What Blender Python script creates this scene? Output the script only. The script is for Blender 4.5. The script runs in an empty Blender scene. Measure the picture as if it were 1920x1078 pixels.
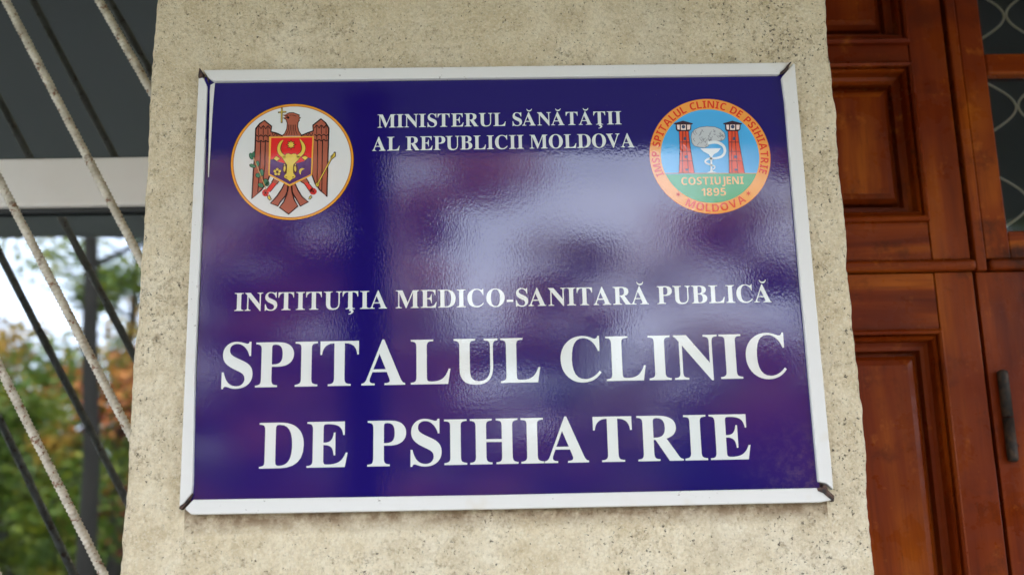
import bpy, bmesh, math, random
from mathutils import Vector, Matrix, noise
random.seed(7)
scene = bpy.context.scene
COL = scene.collection
rad = math.radians

# ------------------------------------------------------------------ camera
Z0 = 1.95                                   # height of the sign's centre above the porch floor
YAW, PITCH, ROLL = 0.0236635, 0.2324648, -0.0228151
CAM = Vector((-0.0218147, -1.3956174, Z0 - 0.3445252))
FPX, PW, PH = 2100.0, 1920.0, 1078.0
fwd = Vector((math.sin(YAW) * math.cos(PITCH), math.cos(YAW) * math.cos(PITCH), math.sin(PITCH)))
r0 = Vector((math.cos(YAW), -math.sin(YAW), 0)); u0 = r0.cross(fwd)
RIGHT = math.cos(ROLL) * r0 + math.sin(ROLL) * u0
UP = -math.sin(ROLL) * r0 + math.cos(ROLL) * u0
cd = bpy.data.cameras.new('camera'); cam = bpy.data.objects.new('camera', cd); COL.objects.link(cam)
cd.sensor_width = 36; cd.lens = FPX / PW * 36; cd.clip_start = 0.02; cd.clip_end = 500
m = Matrix((RIGHT, UP, -fwd)).transposed().to_4x4(); m.translation = CAM
cam.matrix_world = m
cd.dof.use_dof = True; cd.dof.focus_distance = 1.50; cd.dof.aperture_fstop = 3.6
scene.camera = cam

# ------------------------------------------------------------------ sky, sun, exposure
SUN_EL, SUN_AZ = 38.0, 12.0                 # sun stands behind the building, a little to the right
w = bpy.data.worlds.new("World"); scene.world = w; w.use_nodes = True
nt = w.node_tree; N = nt.nodes; L = nt.links
bg = N['Background']; bg.inputs[1].default_value = 0.15
sky = N.new('ShaderNodeTexSky'); sky.sky_type = 'NISHITA'; sky.sun_disc = False
sky.sun_elevation = rad(SUN_EL); sky.sun_rotation = rad(SUN_AZ); sky.air_density = 1.0; sky.dust_density = 2.0
tc = N.new('ShaderNodeTexCoord')
mp = N.new('ShaderNodeMapping'); mp.inputs['Scale'].default_value = (1.6, 1.6, 4.0)
nz = N.new('ShaderNodeTexNoise'); nz.inputs['Scale'].default_value = 1.7; nz.inputs['Detail'].default_value = 7; nz.inputs['Roughness'].default_value = .6
cr = N.new('ShaderNodeMapRange'); cr.inputs[1].default_value = .40; cr.inputs[2].default_value = .62
cr.inputs[3].default_value = .45; cr.inputs[4].default_value = 1.0
mx = N.new('ShaderNodeMix'); mx.data_type = 'RGBA'
mx.inputs[7].default_value = (14.4, 15.2, 17.4, 1)
L.new(tc.outputs['Generated'], mp.inputs[0]); L.new(mp.outputs[0], nz.inputs['Vector']); L.new(nz.outputs[0], cr.inputs[0])
L.new(cr.outputs[0], mx.inputs[0]); L.new(sky.outputs[0], mx.inputs[6]); L.new(mx.outputs[2], bg.inputs[0])
sd = bpy.data.lights.new('sun', 'SUN'); sd.energy = 3.6; sd.angle = rad(.6); sd.color = (1, .93, .82)
so = bpy.data.objects.new('sun', sd); COL.objects.link(so)
a, e = rad(SUN_AZ), rad(SUN_EL)
to_sun = Vector((math.sin(a) * math.cos(e), math.cos(a) * math.cos(e), math.sin(e)))
so.rotation_euler = to_sun.to_track_quat('Z', 'Y').to_euler()
so.location = (0, 5, 20)
vs = scene.view_settings; vs.view_transform = 'Standard'; vs.look = 'None'; vs.exposure = 1.54; vs.gamma = 1.0; vs.use_curve_mapping = False

# ------------------------------------------------------------------ helpers
def at(px, py, Y):
    """the point of the plane y=Y that the photograph shows at pixel (px, py)"""
    d = fwd * FPX + RIGHT * (px - PW / 2) - UP * (py - PH / 2)
    return CAM + d * ((Y - CAM.y) / d.y)

def tag(o, label=None, cat=None, group=None, kind=None):
    if label: o['label'] = label
    if cat: o['category'] = cat
    if group: o['group'] = group
    if kind: o['kind'] = kind
    return o

def empty(name, loc=(0, 0, 0), parent=None):
    o = bpy.data.objects.new(name, None); COL.objects.link(o); o.location = loc; o.empty_display_size = .1
    if parent: o.parent = parent
    return o

def link(name, me, mat, parent=None, smooth=False, bevel=0, seg=2):
    """me is in world coordinates; the thing's empty may stand anywhere"""
    o = bpy.data.objects.new(name, me); COL.objects.link(o)
    if mat is not None and not me.materials: me.materials.append(mat)
    if parent:
        o.parent = parent
        p = Vector((0, 0, 0)); q = parent
        while q: p += q.location; q = q.parent
        o.location = -p
    if smooth:
        for f in me.polygons: f.use_smooth = True
    if bevel:
        b = o.modifiers.new('bevel', 'BEVEL'); b.width = bevel; b.segments = seg; b.limit_method = 'ANGLE'; b.angle_limit = rad(40)
        for f in me.polygons: f.use_smooth = True
        b.harden_normals = True
    return o

def mesh(vs_, fs):
    me = bpy.data.meshes.new('mesh'); me.from_pydata([tuple(v) for v in vs_], [], fs); me.update(); return me

def bm_mesh(bm):
    bmesh.ops.recalc_face_normals(bm, faces=bm.faces)
    me = bpy.data.meshes.new('mesh'); bm.to_mesh(me); bm.free(); return me

def add_box(bm, x0, x1, y0, y1, z0, z1):
    v = [bm.verts.new((x, y, z)) for z in (z0, z1) for y in (y0, y1) for x in (x0, x1)]
    for f in ((0, 1, 3, 2), (4, 6, 7, 5), (0, 4, 5, 1), (2, 3, 7, 6), (0, 2, 6, 4), (1, 5, 7, 3)): bm.faces.new([v[i] for i in f])

def box(name, x0, x1, y0, y1, z0, z1, mat, parent=None, bevel=0):
    bm = bmesh.new(); add_box(bm, x0, x1, y0, y1, z0, z1)
    return link(name, bm_mesh(bm), mat, parent, bevel=bevel)

def prism(pts, y0, y1):
    """polygon in (x, z), extruded from y0 (front) to y1 (back)"""
    bm = bmesh.new()
    a_ = [bm.verts.new((p[0], y0, p[1])) for p in pts]; b_ = [bm.verts.new((p[0], y1, p[1])) for p in pts]
    bm.faces.new(a_); bm.faces.new(b_[::-1]); n = len(pts)
    for i in range(n): bm.faces.new((a_[i], b_[i], b_[(i + 1) % n], a_[(i + 1) % n]))
    return bm_mesh(bm)

def smooth_poly(pts, k=3):
    """closed Catmull-Rom through pts"""
    out = []; n = len(pts)
    for i in range(n):
        p0, p1, p2, p3 = pts[i - 1], pts[i], pts[(i + 1) % n], pts[(i + 2) % n]
        for j in range(k):
            t = j / k
            out.append(tuple(.5 * ((2 * p1[c]) + (-p0[c] + p2[c]) * t + (2 * p0[c] - 5 * p1[c] + 4 * p2[c] - p3[c]) * t * t + (-p0[c] + 3 * p1[c] - 3 * p2[c] + p3[c]) * t ** 3) for c in (0, 1)))
    return out

def tube(bm, pts, r, seg=10, closed=False):
    """round bar through pts; r a number or a list"""
    rings = []
    n = len(pts)
    for i, p in enumerate(pts):
        d = (Vector(pts[min(i + 1, n - 1)]) - Vector(pts[max(i - 1, 0)])).normalized()
        s = d.cross(Vector((0, 1, 0.01))).normalized(); t = d.cross(s)
        rr = r[i] if isinstance(r, (list, tuple)) else r
        rings.append([bm.verts.new(Vector(p) + (s * math.cos(k * math.tau / seg) + t * math.sin(k * math.tau / seg)) * rr) for k in range(seg)])
    for i in range(n - 1):
        for k in range(seg):
            bm.faces.new((rings[i][k], rings[i][(k + 1) % seg], rings[i + 1][(k + 1) % seg], rings[i + 1][k]))
    bm.faces.new(rings[0][::-1]); bm.faces.new(rings[-1])

def S(r, g, b):
    """0-255 display colour to linear"""
    f = lambda c: (c / 255 / 12.92) if c / 255 <= .04045 else ((c / 255 + .055) / 1.055) ** 2.4
    return (f(r), f(g), f(b), 1)

# ------------------------------------------------------------------ materials
class M:
    def __init__(s, name, base=(.5, .5, .5, 1), rough=.6, **kw):
        s.m = bpy.data.materials.new(name); s.m.use_nodes = True; s.nt = s.m.node_tree
        s.b = s.nt.nodes['Principled BSDF']; s.b.inputs['Base Color'].default_value = base; s.b.inputs['Roughness'].default_value = rough
        for k, v in kw.items(): s.b.inputs[k.replace('_', ' ')].default_value = v
        s.geo = s.nt.nodes.new('ShaderNodeNewGeometry')
    def n(s, t, **kw):
        x = s.nt.nodes.new(t)
        for k, v in kw.items():
            if k in x.inputs: x.inputs[k].default_value = v
            else: setattr(x, k, v)
        return x
    def l(s, a, b): s.nt.links.new(a, b)
    def coords(s, scale=(1, 1, 1), rot=(0, 0, 0)):
        mp = s.n('ShaderNodeMapping'); mp.inputs['Scale'].default_value = scale; mp.inputs['Rotation'].default_value = rot
        s.l(s.geo.outputs['Position'], mp.inputs[0]); return mp.outputs[0]
    def noise(s, scale, detail=3, rough=.5, vec=None, dist=0):
        x = s.n('ShaderNodeTexNoise'); x.inputs['Scale'].default_value = scale; x.inputs['Detail'].default_value = detail
        x.inputs['Roughness'].default_value = rough; x.inputs['Distortion'].default_value = dist
        s.l(vec if vec is not None else s.geo.outputs['Position'], x.inputs['Vector']); return x.outputs[0]
    def ramp(s, fac, stops):
        x = s.n('ShaderNodeValToRGB'); el = x.color_ramp.elements
        while len(el) < len(stops): el.new(.5)
        for i, (p, c) in enumerate(stops):
            el[i].position = p; el[i].color = c if len(c) == 4 else (*c, 1)
        s.l(fac, x.inputs[0]); return x.outputs[0]
    def step(s, fac, lo, hi, a=0., b=1.):
        x = s.n('ShaderNodeMapRange'); x.inputs[1].default_value = lo; x.inputs[2].default_value = hi; x.inputs[3].default_value = a; x.inputs[4].default_value = b
        s.l(fac, x.inputs[0]); return x.outputs[0]
    def mix(s, fac, a_, b_, mode='MIX'):
        x = s.n('ShaderNodeMix', data_type='RGBA', blend_type=mode)
        for v, i in ((fac, 0), (a_, 6), (b_, 7)):
            if isinstance(v, (int, float, tuple)): x.inputs[i].default_value = v
            else: s.l(v, x.inputs[i])
        return x.outputs[2]
    def sepz(s):
        x = s.n('ShaderNodeSeparateXYZ'); s.l(s.geo.outputs['Position'], x.inputs[0]); return x.outputs['Z']
    def math(s, op, a_, b_=0.):
        x = s.n('ShaderNodeMath', operation=op)
        for v, i in ((a_, 0), (b_, 1)):
            if isinstance(v, (int, float)): x.inputs[i].default_value = v
            else: s.l(v, x.inputs[i])
        return x.outputs[0]
    def color(s, c): s.l(c, s.b.inputs['Base Color']); return s
    def bump(s, h, strength=.5, dist=.001, coat=False):
        x = s.n('ShaderNodeBump'); x.inputs['Strength'].default_value = strength; x.inputs['Distance'].default_value = dist
        s.l(h, x.inputs['Height']); s.l(x.outputs[0], s.b.inputs['Normal'])
        return s

# cream cement plaster, pitted, with black specks of dirt
P = M('plaster', rough=.92)
v = P.coords()
big = P.noise(3.5, 4, .6); mid = P.noise(26, 4, .65); fin = P.noise(150, 3, .6); fin2 = P.noise(420, 2, .6)
c = P.ramp(mid, [(.28, (.60, .49, .31)), (.50, (.77, .66, .46)), (.72, (.86, .77, .58))])
tan = P.step(P.math('ADD', P.noise(3.0, 4, .6), P.math('MULTIPLY', P.math('SUBTRACT', P.sepz(), Z0), .30)), .40, .72, 0, .6)
c = P.mix(tan, c, (.62, .50, .30, 1))
c = P.mix(P.step(big, .50, .70, 0, .4), c, (.72, .66, .53, 1))
grain = P.noise(240, 4, .7, P.coords((1, 1, .8)))
c = P.mix(P.step(grain, .45, .62, 0, .30), c, (.40, .31, .18, 1))
c = P.mix(P.step(P.noise(330, 3, .6), .52, .66, 0, .45), c, (.84, .78, .63, 1))
vor = P.n('ShaderNodeTexVoronoi', feature='F1'); vor.inputs['Scale'].default_value = 120
wv = P.n('ShaderNodeVectorMath', operation='ADD'); nzc = P.n('ShaderNodeTexNoise'); nzc.inputs['Scale'].default_value = 60
P.l(P.geo.outputs['Position'], nzc.inputs['Vector'])
sc_ = P.n('ShaderNodeVectorMath', operation='SCALE'); sc_.inputs['Scale'].default_value = .02
P.l(nzc.outputs['Color'], sc_.inputs[0]); P.l(P.geo.outputs['Position'], wv.inputs[0]); P.l(sc_.outputs[0], wv.inputs[1]); P.l(wv.outputs[0], vor.inputs['Vector'])
sepx = P.n('ShaderNodeSeparateXYZ'); P.l(P.geo.outputs['Position'], sepx.inputs[0])
# brown mottling in the hollows of the cast, in drifts
drift = P.noise(5, 4, .65)
right = P.step(sepx.outputs['X'], -.2, .5, 0, .03)
m1 = P.math('ADD', P.noise(95, 5, .78), P.step(drift, .35, .68, -.05, .05))
c = P.mix(P.step(m1, .55, .67, 0, .58), c, (.27, .20, .11, 1))
# dark specks
thr = P.math('ADD', P.math('ADD', P.noise(170, 4, .75), right), P.step(drift, .35, .68, -.03, .03))
sp2 = P.step(thr, .625, .665, 0, .92)
c = P.mix(sp2, c, (.06, .048, .032, 1))
thr3 = P.math('ADD', P.noise(48, 5, .8), P.math('ADD', P.step(P.noise(2.3, 2), .4, .7, -.03, .02), right))
c = P.mix(P.step(thr3, .66, .70, 0, .9), c, (.07, .055, .04, 1))
# rain streaks and a band below the sign, dirt with the frame's shadow painted in
stk = P.noise(1, 4, .6, P.coords((26, 26, 2.2)))
c = P.mix(P.step(stk, .56, .74, 0, .22), c, (.36, .29, .18, 1))
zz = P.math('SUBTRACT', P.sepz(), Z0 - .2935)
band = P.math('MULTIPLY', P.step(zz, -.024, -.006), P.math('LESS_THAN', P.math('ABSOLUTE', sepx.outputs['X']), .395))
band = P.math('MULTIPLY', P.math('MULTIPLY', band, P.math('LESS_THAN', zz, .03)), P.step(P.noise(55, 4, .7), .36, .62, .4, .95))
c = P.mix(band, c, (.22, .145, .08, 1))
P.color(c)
h = P.math('ADD', P.math('MULTIPLY', mid, 1.0), P.math('MULTIPLY', fin, .8)); h = P.math('ADD', h, P.math('MULTIPLY', grain, .6))
h = P.math('SUBTRACT', h, P.math('MULTIPLY', sp2, .35))
P.bump(h, .9, .006); PLASTER = P.m

# printed film of the sign: one gloss for every colour
def film(name, rgb, extra=None):
    F = M('print_' + name, rgb, .55)
    F.b.inputs['Specular IOR Level'].default_value = .0
    F.b.inputs['Coat Weight'].default_value = 1; F.b.inputs['Coat Roughness'].default_value = .03; F.b.inputs['Coat IOR'].default_value = 1.69
    vv = F.coords((1, 1, .45))
    n1 = F.noise(420, 2, .6, vv); n2 = F.noise(45, 2, .5, F.coords((1, 1, .35)))
    hh = F.math('ADD', F.math('MULTIPLY', n1, .5), F.math('MULTIPLY', n2, .45))
    b_ = F.n('ShaderNodeBump'); b_.inputs['Strength'].default_value = .08; b_.inputs['Distance'].default_value = .0012
    F.l(hh, b_.inputs['Height']); F.l(b_.outputs[0], F.b.inputs['Coat Normal'])
    dust = F.step(F.noise(260, 2, .6), .735, .76, 0, .5)
    cc = F.mix(dust, rgb, (.09, .08, .09, 1))
    if extra: cc = extra(F, cc)
    F.color(cc)
    return F.m
def grime(F, cc):
    """dust and cobweb gathered in the lower right corner of the panel"""
    s_ = F.n('ShaderNodeSeparateXYZ'); F.l(F.geo.outputs['Position'], s_.inputs[0])
    m1 = F.math('MULTIPLY', F.step(s_.outputs['X'], .28, .39), F.step(s_.outputs['Z'], Z0 - .17, Z0 - .28))
    m2 = F.math('MULTIPLY', m1, F.step(F.noise(90, 4, .7), .45, .75, .05, .6))
    return F.mix(m2, cc, (.17, .13, .12, 1))
BLUE = film('blue', S(29, 17, 100), grime)
WHITE = film('white', S(220, 224, 220))
WHITE_E = film('disc_white', S(216, 216, 212))
PAL = {}
def col(name, r, g, b):
    if name not in PAL: PAL[name] = film(name, S(r, g, b))
    return PAL[name]

# painted white plastic edge strips
F = M('white_strip', (.70, .69, .66, 1), .42)
st = F.step(F.noise(14, 3, .6), .60, .70, 0, .35); cc = F.mix(st, (.70, .69, .66, 1), (.60, .52, .38, 1))
cc = F.mix(F.step(F.math('ADD', F.noise(120, 4, .75), F.step(F.noise(7, 2), .4, .65, -.04, .03)), .675, .71, 0, .85), cc, (.12, .08, .05, 1))
cc = F.mix(F.step(F.noise(30, 6, .8), .68, .74, 0, .5), cc, (.42, .26, .16, 1))
F.color(cc); F.bump(F.noise(60, 2), .1, .001); STRIP = F.m
F = M('bracket_and_crack', (.03, .022, .02, 1), .8)
F.color(F.ramp(F.noise(180, 3), [(.4, (.018, .014, .015)), (.62, (.09, .045, .03)), (.75, (.16, .11, .09))])); F.bump(F.noise(300, 3), .5, .001); RUST = F.m
BLACKGAP = M('dark_gap', (.012, .01, .012, 1), .9).m  # near-black tone for open gaps

# varnished red-brown timber; grain runs along z or along x
def wood(name, horiz=False, dark=1.0):
    F = M(name, rough=.32); F.b.inputs['Specular IOR Level'].default_value = .13
    scl = (9, 60, 220) if horiz else (220, 60, 9)
    sc2 = (1.3, 8, 16) if horiz else (16, 8, 1.3)
    g = F.noise(1, 4, .6, F.coords(scl), .4); g2 = F.noise(1, 4, .55, F.coords(sc2), .8)
    c_ = F.ramp(g2, [(.32, (.085, .010, .001)), (.5, (.21, .034, .002)), (.68, (.38, .093, .006))])
    c_ = F.mix(F.step(g, .5, .72, 0, .4), c_, (.075, .009, .0025, 1))
    stain = F.step(F.noise(9, 6, .72), .53, .68, 0, .85)
    c_ = F.mix(stain, c_, (.028, .008, .003, 1))
    red = F.step(F.noise(3.4, 3, .6), .42, .60, 0, .6); c_ = F.mix(red, c_, (.13, .014, .002, 1))
    scr = F.step(F.noise(1, 3, .6, F.coords((30, 30, 300) if horiz else (300, 30, 14)), 1.2), .66, .72, 0, .5); c_ = F.mix(scr, c_, (.030, .008, .003, 1))
    c_ = F.mix(F.step(F.noise(22, 5, .7), .60, .72, 0, .35), c_, (.50, .15, .02, 1))
    knot = F.step(F.noise(14, 3, .6), .69, .74, 0, .9); c_ = F.mix(knot, c_, (.022, .009, .005, 1))
    F.color(c_); F.bump(F.math('ADD', g, F.math('MULTIPLY', g2, .6)), .18, .0012)
    F.l(F.step(F.noise(10, 5, .7), .35, .65, .14, .5), F.b.inputs['Roughness'])
    return F.m
WOODV, WOODH = wood('varnished_wood_upright'), wood('varnished_wood_level', True)
F = M('iron', (.045, .035, .03, 1), .62, Metallic=.5)
F.color(F.ramp(F.noise(90, 3), [(.4, (.02, .017, .015)), (.7, (.085, .05, .03))])); F.bump(F.noise(160, 3), .4, .001); IRON = F.m
F = M('white_upvc', (.87, .83, .80, 1), .25); F.bump(F.noise(12, 2), .03, .002)
F.color(F.mix(F.step(F.noise(6, 4, .6), .5, .75, 0, .25), (.84, .80, .77, 1), (.66, .60, .54, 1))); UPVC = F.m
GASKET = M('gasket', (.03, .032, .035, 1), .6).m
F = M('rebar_paint', rough=.7)
cc = F.ramp(F.noise(40, 3, .6), [(.35, (.47, .42, .34)), (.65, (.70, .65, .55))])
cc = F.mix(F.step(F.noise(95, 3, .65), .58, .66, 0, .9), cc, (.20, .085, .035, 1))
cc = F.mix(F.step(F.noise(30, 3, .65), .63, .70, 0, .7), cc, (.13, .07, .04, 1))
F.color(cc); F.bump(F.noise(320, 2), .3, .001); REBAR = F.m
F = M('wire', (.85, .80, .72, 1), .6); WIRE = F.m

def glass(name, f0, tint, rough=0.0):
    """thin pane: mirror of the outside over the dim room behind it"""
    G = bpy.data.materials.new(name); G.use_nodes = True; t_ = G.node_tree; t_.nodes.remove(t_.nodes['Principled BSDF'])
    out = t_.nodes['Material Output']; tr = t_.nodes.new('ShaderNodeBsdfTransparent'); tr.inputs[0].default_value = (*tint, 1)
    gl = t_.nodes.new('ShaderNodeBsdfAnisotropic'); gl.inputs['Roughness'].default_value = rough; gl.inputs[0].default_value = (.84, .92, 1, 1)
    fr = t_.nodes.new('ShaderNodeFresnel'); fr.inputs[0].default_value = f0
    bp = t_.nodes.new('ShaderNodeBump'); bp.inputs['Strength'].default_value = .25; bp.inputs['Distance'].default_value = .004
    nn = t_.nodes.new('ShaderNodeTexNoise'); nn.inputs['Scale'].default_value = 2.2; nn.inputs['Detail'].default_value = 1
    gg = t_.nodes.new('ShaderNodeNewGeometry'); t_.links.new(gg.outputs['Position'], nn.inputs['Vector']); t_.links.new(nn.outputs[0], bp.inputs['Height']); t_.links.new(bp.outputs[0], gl.inputs['Normal'])
    ms = t_.nodes.new('ShaderNodeMixShader'); t_.links.new(fr.outputs[0], ms.inputs[0]); t_.links.new(tr.outputs[0], ms.inputs[1]); t_.links.new(gl.outputs[0], ms.inputs[2])
    t_.links.new(ms.outputs[0], out.inputs[0]); return G
GLASS = glass('window_glass', 3.6, (.55, .6, .6))
GLASS_D = glass('door_glass', 1.85, (.85, .84, .82), .05)

# ------------------------------------------------------------------ ground, building shell, porch roof
F = M('concrete', rough=.9)
F.color(F.ramp(F.noise(6, 5, .65), [(.3, (.30, .29, .26)), (.7, (.46, .44, .40))])); F.bump(F.noise(60, 4), .3, .003); CONC = F.m
F = M('lawn_soil', rough=1)
F.color(F.ramp(F.noise(1.2, 6, .7), [(.3, (.035, .06, .012)), (.55, (.07, .10, .02)), (.7, (.17, .10, .025))])); LAWN = F.m
F = M('asphalt_path', rough=.95); F.color(F.ramp(F.noise(9, 5, .7), [(.3, (.16, .155, .15)), (.7, (.27, .26, .245))])); PATH = F.m
tag(box('porch_floor', -4.2, 4.2, -2.4, .42, -.15, 0, CONC, bevel=.01), kind='structure')
tag(link('ground', mesh([(-200, -200, -.16), (200, -200, -.16), (200, 200, -.16), (-200, 200, -.16)], [(0, 1, 2, 3)]), LAWN), kind='structure')
tag(link('path', mesh([(-30, -6.2, -.152), (30, -6.2, -.152), (30, -2.45, -.152), (-30, -2.45, -.152)], [(0, 1, 2, 3)]), PATH), kind='structure')

F = M('render_wall', rough=.95); F.color(F.ramp(F.noise(5, 5, .6), [(.3, (.40, .35, .26)), (.7, (.56, .50, .38))])); F.bump(F.noise(120, 3), .4, .003); RENDER = F.m
WX0, WX1, WZ0, WZ1 = -1.78, -.455, .95, 2.80
DX0, DX1, DZ1 = .33, 1.60, 2.80
bm = bmesh.new()
for b_ in ((-8, WX0, 0, 6), (WX0, WX1, 0, WZ0), (WX0, WX1, WZ1, 6), (WX1, DX0, 0, 6), (DX0, DX1, DZ1, 6), (DX1, 8, 0, 6)):
    add_box(bm, b_[0], b_[1], .40, .80, b_[2], b_[3])
bmesh.ops.remove_doubles(bm, verts=bm.verts, dist=1e-5)
tag(link('entrance_wall', bm_mesh(bm), RENDER), 'rendered wall of the building behind the cream pillar, holding window and door', 'wall')
# the dim room behind window and door
F = M('room_paint', (.17, .155, .14, 1), .9); ROOM = F.m
bm = bmesh.new(); x0, x1, y0, y1, z0, z1 = -7.9, 7.9, .80, 4.5, 0, 5.9
v8 = [(x, y, z) for z in (z0, z1) for y in (y0, y1) for x in (x0, x1)]
tag(link('room', mesh(v8, [(0, 1, 3, 2), (4, 6, 7, 5), (2, 3, 7, 6), (0, 2, 6, 4), (1, 5, 7, 3)]), ROOM), kind='structure')
bm.free()
F = M('roof_felt', (.09, .09, .09, 1), .9)
tag(box('roof', -8.3, 8.3, .0, 4.9, 6.0, 6.2, F.m), kind='structure')

# porch canopy: dark grey boards under a slab
F = M('soffit_grey', (.20, .205, .20, 1), .6); F.bump(F.noise(30, 2), .1, .002); SOFF = F.m
can = tag(empty('porch_canopy', (0, .40, 2.85)), 'dark grey porch canopy over the pillar and entrance', 'canopy')
box('slab', -4.2, 4.2, -1.96, .398, 2.852, 3.02, SOFF, can)
box('fascia', -4.2, 4.2, -1.99, -1.962, 2.850, 3.04, SOFF, can)
F = M('post_paint', (.035, .03, .03, 1), .5); POST = F.m
pst = tag(empty('porch_post', (-.345, -1.56, 0)), 'slim dark brown steel post carrying the porch canopy', 'post')
box('post_shaft', -.405, -.285, -1.62, -1.50, .012, 2.850, POST, pst, .006)
box('base_plate', -.435, -.255, -1.65, -1.47, .001, .012, POST, pst)

# ------------------------------------------------------------------ pillar
def pillar():
    pl, pr = at(293, 0, .006), at(1548, 0, .006)
    pl2, pr2 = at(222, 1078, .006), at(1644, 1078, .006)
    def xl(z): t = (pl.z - z) / (pl.z - pl2.z); t = max(-1.2, min(1.6, t)); return pl.x + (pl2.x - pl.x) * t
    def xr(z): t = (pr.z - z) / (pr.z - pr2.z); t = max(-1.2, min(1.6, t)); return pr.x + (pr2.x - pr.x) * t
    zs = []; z = 0.0
    while z < 2.85:
        zs.append(z); z += .0032 if Z0 - .42 < z < Z0 + .44 else .02
    zs.append(2.850)
    R_ = .011
    # profile as (kind, parameter): left side, rounded arris, front, rounded arris, right side
    prof = [('l', t / 8) for t in range(9)] + [('cl', t / 5) for t in range(1, 5)] + [('f', t / 290) for t in range(291)] + [('cr', t / 5) for t in range(1, 5)] + [('r', t / 8) for t in range(9)]
    vs_, fs = [], []
    for z in zs:
        a_, b_ = xl(z), xr(z)
        wl = .0035 * noise.noise(Vector((1.3, 0, z * 9))) + .0005 * noise.noise(Vector((4.3, 0, z * 40))) + .0003 * noise.noise(Vector((9.3, 0, z * 120)))
        wr = .0032 * noise.noise(Vector((7.7, 5, z * 10))) + .0005 * noise.noise(Vector((2.1, 7, z * 38))) + .0003 * noise.noise(Vector((6.1, 3, z * 110)))
        a_ += wl + .006 * max(0, noise.noise(Vector((11.1, 2, z * 22))) - .28) ; b_ += wr - .004 * max(0, noise.noise(Vector((15.5, 4, z * 24))) - .25)
        rl = R_ * (1 + .5 * noise.noise(Vector((3, 3, z * 14)))); rr = R_ * (.6 + .5 * noise.noise(Vector((5, 1, z * 16))))
        for k, t in prof:
            if k == 'l': x, y, n_ = a_, .398 + (.006 + rl - .398) * t, Vector((-1, 0, 0))
            elif k == 'cl': g = t * math.pi / 2; x, y = a_ + rl - rl * math.cos(g), .006 + rl - rl * math.sin(g); n_ = Vector((-math.cos(g), -math.sin(g), 0))
            elif k == 'f': x, y, n_ = a_ + rl + (b_ - rr - a_ - rl) * t, .006, Vector((0, -1, 0))
            elif k == 'cr': g = t * math.pi / 2; x, y = b_ - rr + rr * math.sin(g), .006 + rr - rr * math.cos(g); n_ = Vector((math.sin(g), -math.cos(g), 0))
            else: x, y, n_ = b_, .006 + rr + (.398 - .006 - rr) * t, Vector((1, 0, 0))
            p = Vector((x, y, z))
            d = .0016 * noise.noise(p * 12) + .0011 * noise.noise(p * 45) + .0008 * noise.noise(p * 110)
            if k == 'f' and abs(x) < .405 and abs(z - Z0) < .298: d = min(d, .0005)
            vs_.append(p + n_ * d)
    n = len(prof)
    for i in range(len(zs) - 1):
        for j in range(n - 1):
            q = i * n + j; fs.append((q, q + 1, q + n + 1, q + n))
    me = mesh(vs_, fs)
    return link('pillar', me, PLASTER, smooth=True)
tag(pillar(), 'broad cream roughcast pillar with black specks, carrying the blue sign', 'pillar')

# ------------------------------------------------------------------ sign
sign = tag(empty('wall_sign', (0, 0, Z0)), 'glossy blue hospital name board with white strips and two round emblems, screwed to the pillar', 'sign')
box('panel', -.386, .386, 0, .0038, Z0 - .286, Z0 + .280, BLUE, sign)
YF = -.0065
def sq(px, py): p = at(px, py, YF); return (p.x, p.z)
strips = {
 'top': [sq(381, 131.5), sq(395, 131), sq(930, 124.5), sq(1484, 117), sq(1461, 139.5), sq(930, 146), sq(401, 152.5), sq(391, 146)],
 'left': [sq(372, 147), sq(381, 145.5), sq(388, 162), sq(386, 210), sq(365, 690), sq(361, 905), sq(359, 926), sq(339.5, 950), sq(336, 948), sq(354, 520)],
 'right': [sq(1488, 118), sq(1491, 122), sq(1526, 520), sq(1560, 880), sq(1563, 918), sq(1550, 906), sq(1535, 903), sq(1500, 520), sq(1472, 190), sq(1466, 145)],
 'bottom': [sq(362, 936), sq(930, 927), sq(1532, 914), sq(1545, 924), sq(1561, 937), sq(1540, 941), sq(930, 954), sq(380, 964), sq(358, 964), sq(346, 953)]}
for k, pts in strips.items():
    link('edge_strip', prism(pts, YF, .006), STRIP, sign, bevel=.0016, seg=3)
# sliver of the strip's inner flange on the left, tapering downwards
link('inner_flange', prism([sq(392, 158), sq(401, 153), sq(397, 200), sq(389.5, 330), sq(388.5, 330), sq(391.5, 200)], -.0022, -.0004), STRIP, sign)
def zp(s_, ox, oy): return lambda x, y, Y=YF: (at(ox + x / s_, oy + y / s_, Y).x, at(ox + x / s_, oy + y / s_, Y).z)
z1_ = zp(5.99, 1360, 820)
link('corner_piece', prism([z1_(*p) for p in ((1030, 575), (1060, 560), (1095, 565), (1100, 520), (1125, 530), (1150, 590), (1222, 655), (1215, 718), (1150, 668), (1100, 622), (1040, 600))], YF - .0012, .004), RUST, sign)
z2_ = zp(6.343, 1360, 90)
link('corner_piece', prism([z2_(*p) for p in ((788, 172), (760, 205), (745, 250), (700, 292), (655, 303), (650, 296), (690, 265), (718, 235), (728, 215), (770, 175))], YF - .0012, .004), RUST, sign)  # dark piece standing in for the open crack between the strips
z3_ = zp(6.4, 320, 840)
link('corner_piece', prism([z3_(*p) for p in ((262, 540), (250, 580), (205, 640), (150, 705), (125, 738), (103, 722), (112, 692), (170, 655), (220, 590))], YF - .001, .004), RUST, sign)  # added dark piece in the shape of the broken corner's crack
z4_ = zp(6.74, 320, 100)
link('corner_piece', prism([z4_(*p) for p in ((362, 195), (378, 200), (400, 235), (398, 270), (385, 312), (350, 308), (355, 250))], YF - .001, .006), RUST, sign)
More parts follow.
